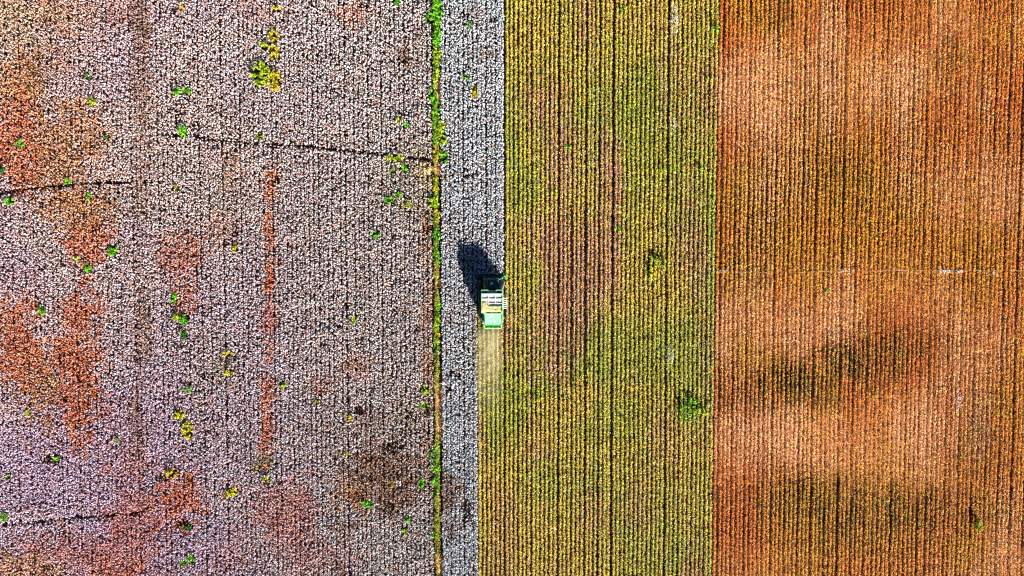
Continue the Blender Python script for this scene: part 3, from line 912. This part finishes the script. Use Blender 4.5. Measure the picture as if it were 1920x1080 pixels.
part('chassis', lambda b: (box(b, -1.3, 1.95, -4.0, 2.9, 1.02, 1.55), box(b, -1.2, 1.4, 2.9, 3.6, 1.05, 1.4)), M_SHADED, pk, .04)
for x0, x1, yr in ((-2.05, -1.35, -1.5), (1.62, 2.12, -3.9)):
    part('side_body', lambda b: box(b, x0, x1, yr, 1.5, 1.2, 2.35, (.08, .1, .1)), M_SHADED if x0 < 0 else M_GREEN, pk, .05)  # shaded left flank gets the darkened green, sunlit right the plain one
def wheel(x, y, r, wdt):
    bm = bmesh.new()
    seg = 28
    prof = [(-.5, .62), (-.5, .9), (-.38, 1.0), (.38, 1.0), (.5, .9), (.5, .62)]
    rings = []
    for t in range(seg):
        a = 2 * math.pi * t / seg
        rings.append([bm.verts.new((px_ * wdt, math.cos(a) * r * pr, math.sin(a) * r * pr)) for px_, pr in prof])
    for t in range(seg):
        A, B = rings[t], rings[(t + 1) % seg]
        for q in range(len(prof) - 1):
            bm.faces.new((A[q], A[q + 1], B[q + 1], B[q]))
    for t in range(seg):                      # lugs
        a = 2 * math.pi * (t + .5) / seg
        m = Matrix.Rotation(a, 4, 'X')
        sx = 1 if t % 2 else -1
        vv = [bm.verts.new(m @ Vector(p)) for p in [(0, r * .99, -.03), (sx * .45 * wdt, r * .97, .05), (sx * .45 * wdt, r * .97, .13), (0, r * .99, .05),
                                                   (0, r * 1.04, -.02), (sx * .45 * wdt, r * 1.02, .06), (sx * .45 * wdt, r * 1.02, .12), (0, r * 1.04, .04)]]
        for f in ((4, 5, 6, 7), (0, 1, 5, 4), (1, 2, 6, 5), (2, 3, 7, 6), (3, 0, 4, 7)):
            bm.faces.new([vv[q] for q in f])
    bmesh.ops.recalc_face_normals(bm, faces=list(bm.faces))
    root = bpy.data.objects.new('wheel', None); C.objects.link(root); root.parent = pk; root.location = (x, y, r * 1.03 + .06)
    me = bpy.data.meshes.new('tyre'); bm.to_mesh(me); bm.free(); me.materials.append(M_BLACK)
    link('tyre', me, root)
    bm = bmesh.new()
    tube_bm(bm, [(-.42 * wdt, 0, 0), (-.2 * wdt, 0, 0), (.2 * wdt, 0, 0), (.42 * wdt, 0, 0)], [.64 * r, .4 * r, .4 * r, .64 * r], 20)
    me = bpy.data.meshes.new('rim'); bm.to_mesh(me); bm.free(); me.materials.append(M_YEL)
    link('rim', me, root)
wheel(-1.9, 2.25, .95, .56); wheel(1.9, 2.25, .95, .56)
wheel(-1.52, -3.1, .66, .46); wheel(1.52, -3.1, .66, .46)

# picking head: frame and six row units, each with a forked pair of snouts
hd = part('header_frame', lambda b: (box(b, -2.35, 2.35, 3.62, 3.86, .55, .95), box(b, -2.3, 2.3, 3.66, 3.82, 1.15, 1.3)), M_SHADED, pk, .03)
for k in range(6):
    cx = (k - 2.5) * ROW
    ru = part('row_unit', lambda b: box(b, cx - .3, cx + .3, 3.88, 4.2, .25, 1.12, (.05, .12, .02)), M_SHADED, hd, .05)
    for s in (-1, 1):
        def snout(b, s=s, cx=cx):
            x0, x1 = cx + s * .27 - .055, cx + s * .27 + .055
            vv = [b.verts.new(p) for p in [(x0, 4.21, .2), (x1, 4.21, .2), (x1, 4.21, .98), (x0, 4.21, .98),
                                           (x0 + .03, 5.02, .12), (x1 - .03, 5.02, .12), (x1 - .03, 4.86, .5), (x0 + .03, 4.86, .5)]]
            for f in ((3, 2, 1, 0), (4, 5, 6, 7), (0, 1, 5, 4), (1, 2, 6, 5), (2, 3, 7, 6), (3, 0, 4, 7)):
                b.faces.new([vv[a] for a in f])
        part('snout', snout, M_SNOUT, ru, .015)
    part('throat_bar', lambda b: box(b, cx - .33, cx + .33, 4.205, 4.27, 1.0, 1.07), M_SNOUT, ru, .01)
part('end_shield', lambda b: (box(b, 2.38, 2.5, 3.3, 4.5, .3, 1.25, (0, .3, .1)), box(b, 2.18, 2.95, 3.72, 3.95, 1.3, 1.42)), M_SUNLIT, hd, .02, label='bright green sunlit end shield')
part('end_shield', lambda b: box(b, -2.5, -2.38, 3.3, 4.5, .3, 1.25, (0, .3, .1)), M_SHADED, hd, .02)  # shaded copy of the green, opposite the sunlit end
part('lift_arm', lambda b: box(b, -1.0, -.8, 2.7, 3.6, 1.0, 1.25), M_SHADED, pk, .03)
part('lift_arm', lambda b: box(b, .9, 1.1, 2.7, 3.6, 1.0, 1.25), M_SHADED, pk, .03)

# cab
cab = part('cab', lambda b: box(b, -.52, 1.38, 1.95, 3.35, 1.56, 2.3), M_SHADED, pk, .05)
part('cab_window', lambda b: box(b, -.48, 1.34, 1.98, 3.38, 2.302, 3.28, (.1, -.12, .05)), M_GLASS, cab, .03)
rf = part('cab_roof', lambda b: box(b, -.6, 1.46, 1.88, 3.5, 3.282, 3.52, (.12, .12, .12)), M_SHADED, cab, .06)
for (x, y) in ((-.47, 2.0), (1.33, 2.0), (-.47, 3.3), (1.33, 3.3)):
    part('pillar', lambda b: box(b, x - .05, x + .05, y - .05, y + .05, 2.3, 3.28), M_SHADED, cab, .01)
def dome(b):
    bmesh.ops.create_uvsphere(b, u_segments=16, v_segments=8, radius=.2)
    for v in b.verts:
        v.co.z = max(v.co.z, -.02) * .75
part('receiver_dome', dome, M_DOME, rf, 0, (.22, 2.68, 3.55))
for x in (-.35, -.1, 1.0, 1.25):
    part('work_light', lambda b: box(b, x - .07, x + .07, 3.46, 3.56, 3.3, 3.4), M_DOME, rf, .015)
part('beacon', lambda b: tube_bm(b, [(1.2, 2.05, 3.5), (1.2, 2.05, 3.68), (1.2, 2.05, 3.72)], [.07, .07, .03], 10), M_AMBER, rf, 0)
for s, x in ((-1, -.62), (1, 1.48)):
    mir = part('mirror', lambda b: box(b, x + s * .55 - .12, x + s * .55 + .12, 3.46, 3.52, 2.5, 2.95), M_BLACK, cab, .01)
    part('mirror_arm', lambda b: tube_bm(b, [(x - s * .08, 3.3, 2.95), (x + s * .3, 3.48, 3.0), (x + s * .55, 3.49, 2.96)], [.025] * 3, 6), M_STEEL, mir, 0)
# fan ducts feeding the basket, left and right of the cab
for x, tx in ((-1.0, -.75), (1.75, 1.6)):
    part('air_duct', lambda b: tube_bm(b, [(x, 3.7, 1.1), (x, 3.2, 1.9), (x * .97 + tx * .03, 2.5, 2.9), (tx, 1.75, 3.9)], [.2, .2, .22, .26], 10), M_SHADED, pk, 0)
part('handrail', lambda b: tube_bm(b, [(2.35, 2.95, 1.5), (2.36, 2.9, 2.5), (2.22, 2.3, 2.65), (2.0, 1.72, 2.75)], [.035] * 4, 6), M_RAIL, pk, 0, label='white painted handrail right of the cab')
part('platform', lambda b: box(b, 1.45, 2.3, 1.75, 3.3, 1.56, 1.62), M_SHADED, pk, .01)

# basket: walls, corner posts, top grid with six recessed lid panels
bk = bpy.data.objects.new('basket', None); C.objects.link(bk); bk.parent = pk
L_, R_, F_, B_ = BX - 1.80, BX + 1.66, 1.1, -2.12
ZB, ZT = 2.36, 4.72
part('front_wall', lambda b: box(b, L_ + .06, R_ - .06, F_ - .06, F_, ZB, ZT), M_GREEN, bk, .01)
part('rear_wall', lambda b: box(b, L_ + .06, R_ - .06, B_, B_ + .06, ZB, ZT - .5), M_GREEN, bk, .01)
part('side_wall', lambda b: box(b, L_, L_ + .058, B_, F_, ZB, ZT), M_GREEN, bk, .01)
part('side_wall', lambda b: box(b, R_ - .058, R_, B_, F_, ZB, ZT), M_GREEN, bk, .01)
part('floor', lambda b: box(b, L_ + .06, R_ - .06, B_ + .06, F_ - .06, ZB, ZB + .08), M_GREEN, bk, 0)
for k in range(7):
    y = B_ + .2 + k * .46
    part('wall_rib', lambda b: box(b, R_ + .002, R_ + .05, y, y + .06, ZB, ZT - .05), M_GREEN, bk, 0)
    part('wall_rib', lambda b: box(b, L_ - .05, L_ - .002, y, y + .06, ZB, ZT - .05), M_GREEN, bk, 0)
# front guard frames of tube
for xa, xb in ((L_, L_ + 1.08), (R_ - 1.08, R_)):
    fr = part('guard_frame', lambda b: (tube_bm(b, [(xa, F_, ZT - .15), (xa, 1.66, ZT - .1), (xa + .02, 1.7, ZT - .1)], [.04] * 3, 6),
                                       tube_bm(b, [(xa, 1.68, ZT - .1), (xb, 1.68, ZT - .1)], [.04] * 2, 6),
                                       tube_bm(b, [(xb, F_, ZT - .15), (xb, 1.68, ZT - .1)], [.04] * 2, 6)), M_MINT, bk, 0)
    part('duct_hood', lambda b: box(b, xa + .1, xb - .1, F_ + .02, 1.52, ZT - .217, ZT - .16, (.03, .03, 0)), M_SHADED, bk, .04)
part('front_shadow_box', lambda b: box(b, L_ + .06, R_ - .06, F_ + .015, 1.6, ZT - .62, ZT - .22, (.02, .06, 0)), M_GREEN, bk, .03)  # solid box added under the guard frames to square off the basket's shadow
part('latch', lambda b: (box(b, BX - .28, BX + .18, F_ + .02, F_ + .2, ZT - .215, ZT - .05, (.12, .05, 0)), box(b, BX - .12, BX + .02, F_ + .2, F_ + .42, ZT - .215, ZT - .12)), M_GREEN, bk, .02)
# top grid
colx = [L_ + .02, L_ + 1.12, L_ + 2.24, R_ - .02]
rowy = [F_ - .05, .24, -.5]
part('top_bar', lambda b: box(b, L_ - .02, R_ + .02, F_ - .1, F_ + .01, ZT + .003, ZT + .14), M_LID, bk, .01)
part('top_bar', lambda b: box(b, L_ - .02, R_ + .02, .19, .29, ZT + .003, ZT + .07), M_LID, bk, .01)
part('top_bar', lambda b: box(b, L_ + 1.08, R_ + .02, -.55, -.45, ZT + .003, ZT + .07), M_LID, bk, .01)
for x in (colx[0], colx[3]):
    part('top_rail', lambda b: box(b, x - .05, x + .05, B_, F_ - .102, ZT + .003, ZT + .13), M_MINT, bk, .01)
for x in colx[1:3]:
    part('top_bar', lambda b: box(b, x - .05, x + .05, -.44, F_ - .104, ZT + .005, ZT + .06), M_LID, bk, .01)
for r in range(2):
    for c in range(3):
        xa, xb = colx[c] + .052, colx[c + 1] - .052
        ya, yb = rowy[r + 1] + .055, rowy[r] - .055
        def lid(b):
            v = []
            nxs, nys = 5, 5
            for j in range(nys):
                for q in range(nxs):
                    u_, v_ = q / (nxs - 1), j / (nys - 1)
                    v.append(b.verts.new((xa + (xb - xa) * u_, ya + (yb - ya) * v_, ZT - .05 + .10 * v_ - .03 * math.sin(v_ * math.pi) + .02 * math.sin(u_ * 5 + c + r * 2))))
            for j in range(nys - 1):
                for q in range(nxs - 1):
                    b.faces.new((v[j * nxs + q], v[j * nxs + q + 1], v[(j + 1) * nxs + q + 1], v[(j + 1) * nxs + q]))
            bmesh.ops.solidify(b, geom=list(b.faces), thickness=.02)
        part('lid_panel', lid, M_LID, bk, 0)
part('cross_beam', lambda b: box(b, L_ + .07, R_ - .07, -1.22, -.82, ZT - .35, ZT + .02, (0, .1, .1)), M_GREEN, bk, .03)
part('side_fin', lambda b: box(b, R_ - .30, R_ - .02, -3.35, -2.2, 3.75, 4.38, (.06, .1, .2)), M_SUNLIT, bk, .04)

# engine deck cover and tail
ec = part('engine_cover', lambda b: box(b, BX - 1.36, BX + 1.34, -4.05, -2.16, 2.36, 4.5, (.03, .0, .12)), M_MINT, pk, .06)
part('cover_edge', lambda b: box(b, BX - 1.5, BX + 1.5, -2.3, -2.13, 4.35, 4.55), M_MINT, ec, .03)
part('cover_latch', lambda b: box(b, BX + .05, BX + .17, -4.02, -3.88, 4.49, 4.61), M_RAIL, ec, .01)
part('side_step', lambda b: box(b, BX - 1.66, BX - 1.39, -3.95, -2.2, 2.36, 3.3), M_GREEN, ec, .04)
part('side_step', lambda b: box(b, BX + 1.37, BX + 1.6, -3.95, -2.2, 2.36, 3.2), M_GREEN, ec, .04)
tl = part('tail_grille', lambda b: box(b, BX - 1.3, BX + 1.25, -4.64, -4.06, 1.3, 3.1, (.05, 0, .06)), M_TAIL, pk, .03)
for k in range(7):
    x = BX - 1.1 + k * .34
    part('grille_bar', lambda b: box(b, x, x + .05, -4.69, -4.645, 1.5, 2.9), M_SHADED, tl, 0)
bp = part('bumper', lambda b: (tube_bm(b, [(BX - 1.45, -4.06, 3.2), (BX - 1.45, -4.62, 3.2), (BX - 1.36, -4.72, 3.2), (BX + 1.3, -4.72, 3.2), (BX + 1.42, -4.62, 3.2), (BX + 1.42, -4.06, 3.2)], [.07] * 6, 8),), M_MINT, pk, 0)
for x in (BX - 1.2, BX + 1.15):
    part('tail_light', lambda b: box(b, x - .1, x + .1, -4.84, -4.78, 3.1, 3.26), M_RED, bp, .01)
part('exhaust_pipe', lambda b: tube_bm(b, [(BX + 1.48, -2.6, 3.2), (BX + 1.48, -2.6, 4.2), (BX + 1.48, -2.7, 4.45)], [.07, .07, .065], 10), M_BLACK, pk, 0)

# ladder on the right flank, five rungs
ld = part('ladder', lambda b: (tube_bm(b, [(2.12, .3, 2.3), (2.12, -1.5, 2.3)], [.03] * 2, 6), tube_bm(b, [(2.72, .3, 2.1), (2.72, -1.5, 2.1)], [.03] * 2, 6)), M_RAIL, pk, 0)
for k in range(6):
    y = .2 - k * .33
    part('rung', lambda b: box(b, 2.14, 2.72, y - .05, y + .05, 2.2, 2.26), M_RAIL, ld, .01)

# heap of picked cotton and trash in the basket
xs = np.linspace(L_ + .08, R_ - .08, 56); ys = np.linspace(B_ + .08, .95, 52)
X, Y = np.meshgrid(xs, ys)
x, y = X.ravel(), Y.ravel()
wx_, wy_ = x + HX, y + HY
z = ZT - .42 + .30 * sstep(.3, -.5, y) + .26 * sstep(L_ + 1.4, L_ + .2, x) * sstep(.3, -.1, y) - .35 * sstep(-1.6, -2.1, y)
z = z + .26 * (fbm(wx_, wy_, .8, 201) - .45) + .07 * (vnoise(wx_, wy_, .13, 205) - .5)
z = np.where(y > -.45, np.where((x < L_ + 1.0) & (y < .1), z + .02, np.minimum(z, ZT - .3)), z)
c = np.array([lin(*q) for q in [(214, 178, 112), (200, 158, 92), (224, 196, 140), (176, 130, 74)]])[RNG.integers(0, 4, len(x))]
c = c * (.75 + .4 * vnoise(wx_, wy_, .3, 207))[:, None]
nx, ny = len(xs), len(ys)
i = (np.arange(ny - 1)[:, None] * nx + np.arange(nx - 1)[None]).ravel()
q1 = np.stack([i, i + 1, i + nx + 1, i + nx], 1)
low = np.stack([x, y, np.full(x.shape, ZT - 1.4)], 1)
V = np.concatenate([np.stack([x, y, z], 1), low]); Cc = np.concatenate([c, c])
N = nx * ny
edge = []
for j in range(ny - 1):
    edge += [(j * nx, (j + 1) * nx), ((j + 2) * nx - 1, (j + 1) * nx - 1)]
for q in range(nx - 1):
    edge += [(q + 1, q), ((ny - 1) * nx + q, (ny - 1) * nx + q + 1)]
q2 = np.array([(a, b, b + N, a + N) for a, b in edge])
o = link('picked_cotton', build_mesh('picked_cotton', V, np.clip(Cc, 0, .9), np.concatenate([q1, q1[:, ::-1] + N, q2]), None, (M_BOLL,)), None, (HX, HY, 0))
tag(o, 'tan heap of picked cotton and leaf trash filling the basket of the green picker', 'cotton')

# ------------------------------------------------------------------ dust behind the picker
m = bpy.data.materials.new('dust_air')
m.use_nodes = True
n = m.node_tree.nodes; l = m.node_tree.links
for nd in list(n):
    n.remove(nd)
out = n.new('ShaderNodeOutputMaterial')
pv = n.new('ShaderNodeVolumePrincipled')
pv.inputs['Color'].default_value = (.93, .86, .56, 1)
tc = n.new('ShaderNodeTexCoord')
sep = n.new('ShaderNodeSeparateXYZ')
l.new(tc.outputs['Generated'], sep.inputs[0])
def mth(op, a, b=None, clamp=False):
    nd = n.new('ShaderNodeMath'); nd.operation = op; nd.use_clamp = clamp
    for k, v in enumerate((a, b)):
        if v is None: continue
        if isinstance(v, (int, float)): nd.inputs[k].default_value = v
        else: l.new(v, nd.inputs[k])
    return nd.outputs[0]
fx = mth('SUBTRACT', 1.0, mth('POWER', mth('ABSOLUTE', mth('MULTIPLY', mth('SUBTRACT', sep.outputs[0], .5), 2.0)), 2.0), True)
fy = mth('MULTIPLY', mth('POWER', sep.outputs[1], 1.8), mth('SUBTRACT', 1.0, mth('POWER', sep.outputs[1], 14.0), True))
fz = mth('SUBTRACT', 1.0, sep.outputs[2], True)
nz = n.new('ShaderNodeTexNoise'); nz.inputs['Scale'].default_value = .9; nz.inputs['Detail'].default_value = 4
l.new(tc.outputs['Object'], nz.inputs['Vector'])
nn = mth('MULTIPLY', mth('SUBTRACT', nz.outputs['Fac'], .3, True), 3.2)
dn = mth('MULTIPLY', mth('MULTIPLY', mth('MULTIPLY', fx, fy), mth('MULTIPLY', fz, nn)), .6)
l.new(dn, pv.inputs['Density'])
l.new(pv.outputs[0], out.inputs['Volume'])
dx, dy_ = [float(v) for v in g(917, 612)]
bm = bmesh.new()
rings = []
for t in range(9):
    f = t / 8
    yy = -f * 19.0
    wd = 2.1 + 1.1 * f
    ht = (3.4 - 1.6 * f)
    rings.append([bm.verts.new((wd * math.cos(a) , yy, max(.0, ht * math.sin(a)))) for a in [math.pi * q / 10 for q in range(11)]])
for A, B in zip(rings[:-1], rings[1:]):
    for q in range(10):
        bm.faces.new((A[q], A[q + 1], B[q + 1], B[q]))
    bm.faces.new((A[10], A[0], B[0], B[10]))
bm.faces.new(rings[0]); bm.faces.new(rings[-1][::-1])
bmesh.ops.recalc_face_normals(bm, faces=list(bm.faces))
me = bpy.data.meshes.new('dust_cloud'); bm.to_mesh(me); bm.free(); me.materials.append(m)
o = link('dust_cloud', me, None, (dx, dy_, .1))
tag(o, 'pale yellow dust trailing behind the green picker', 'dust', kind='stuff')
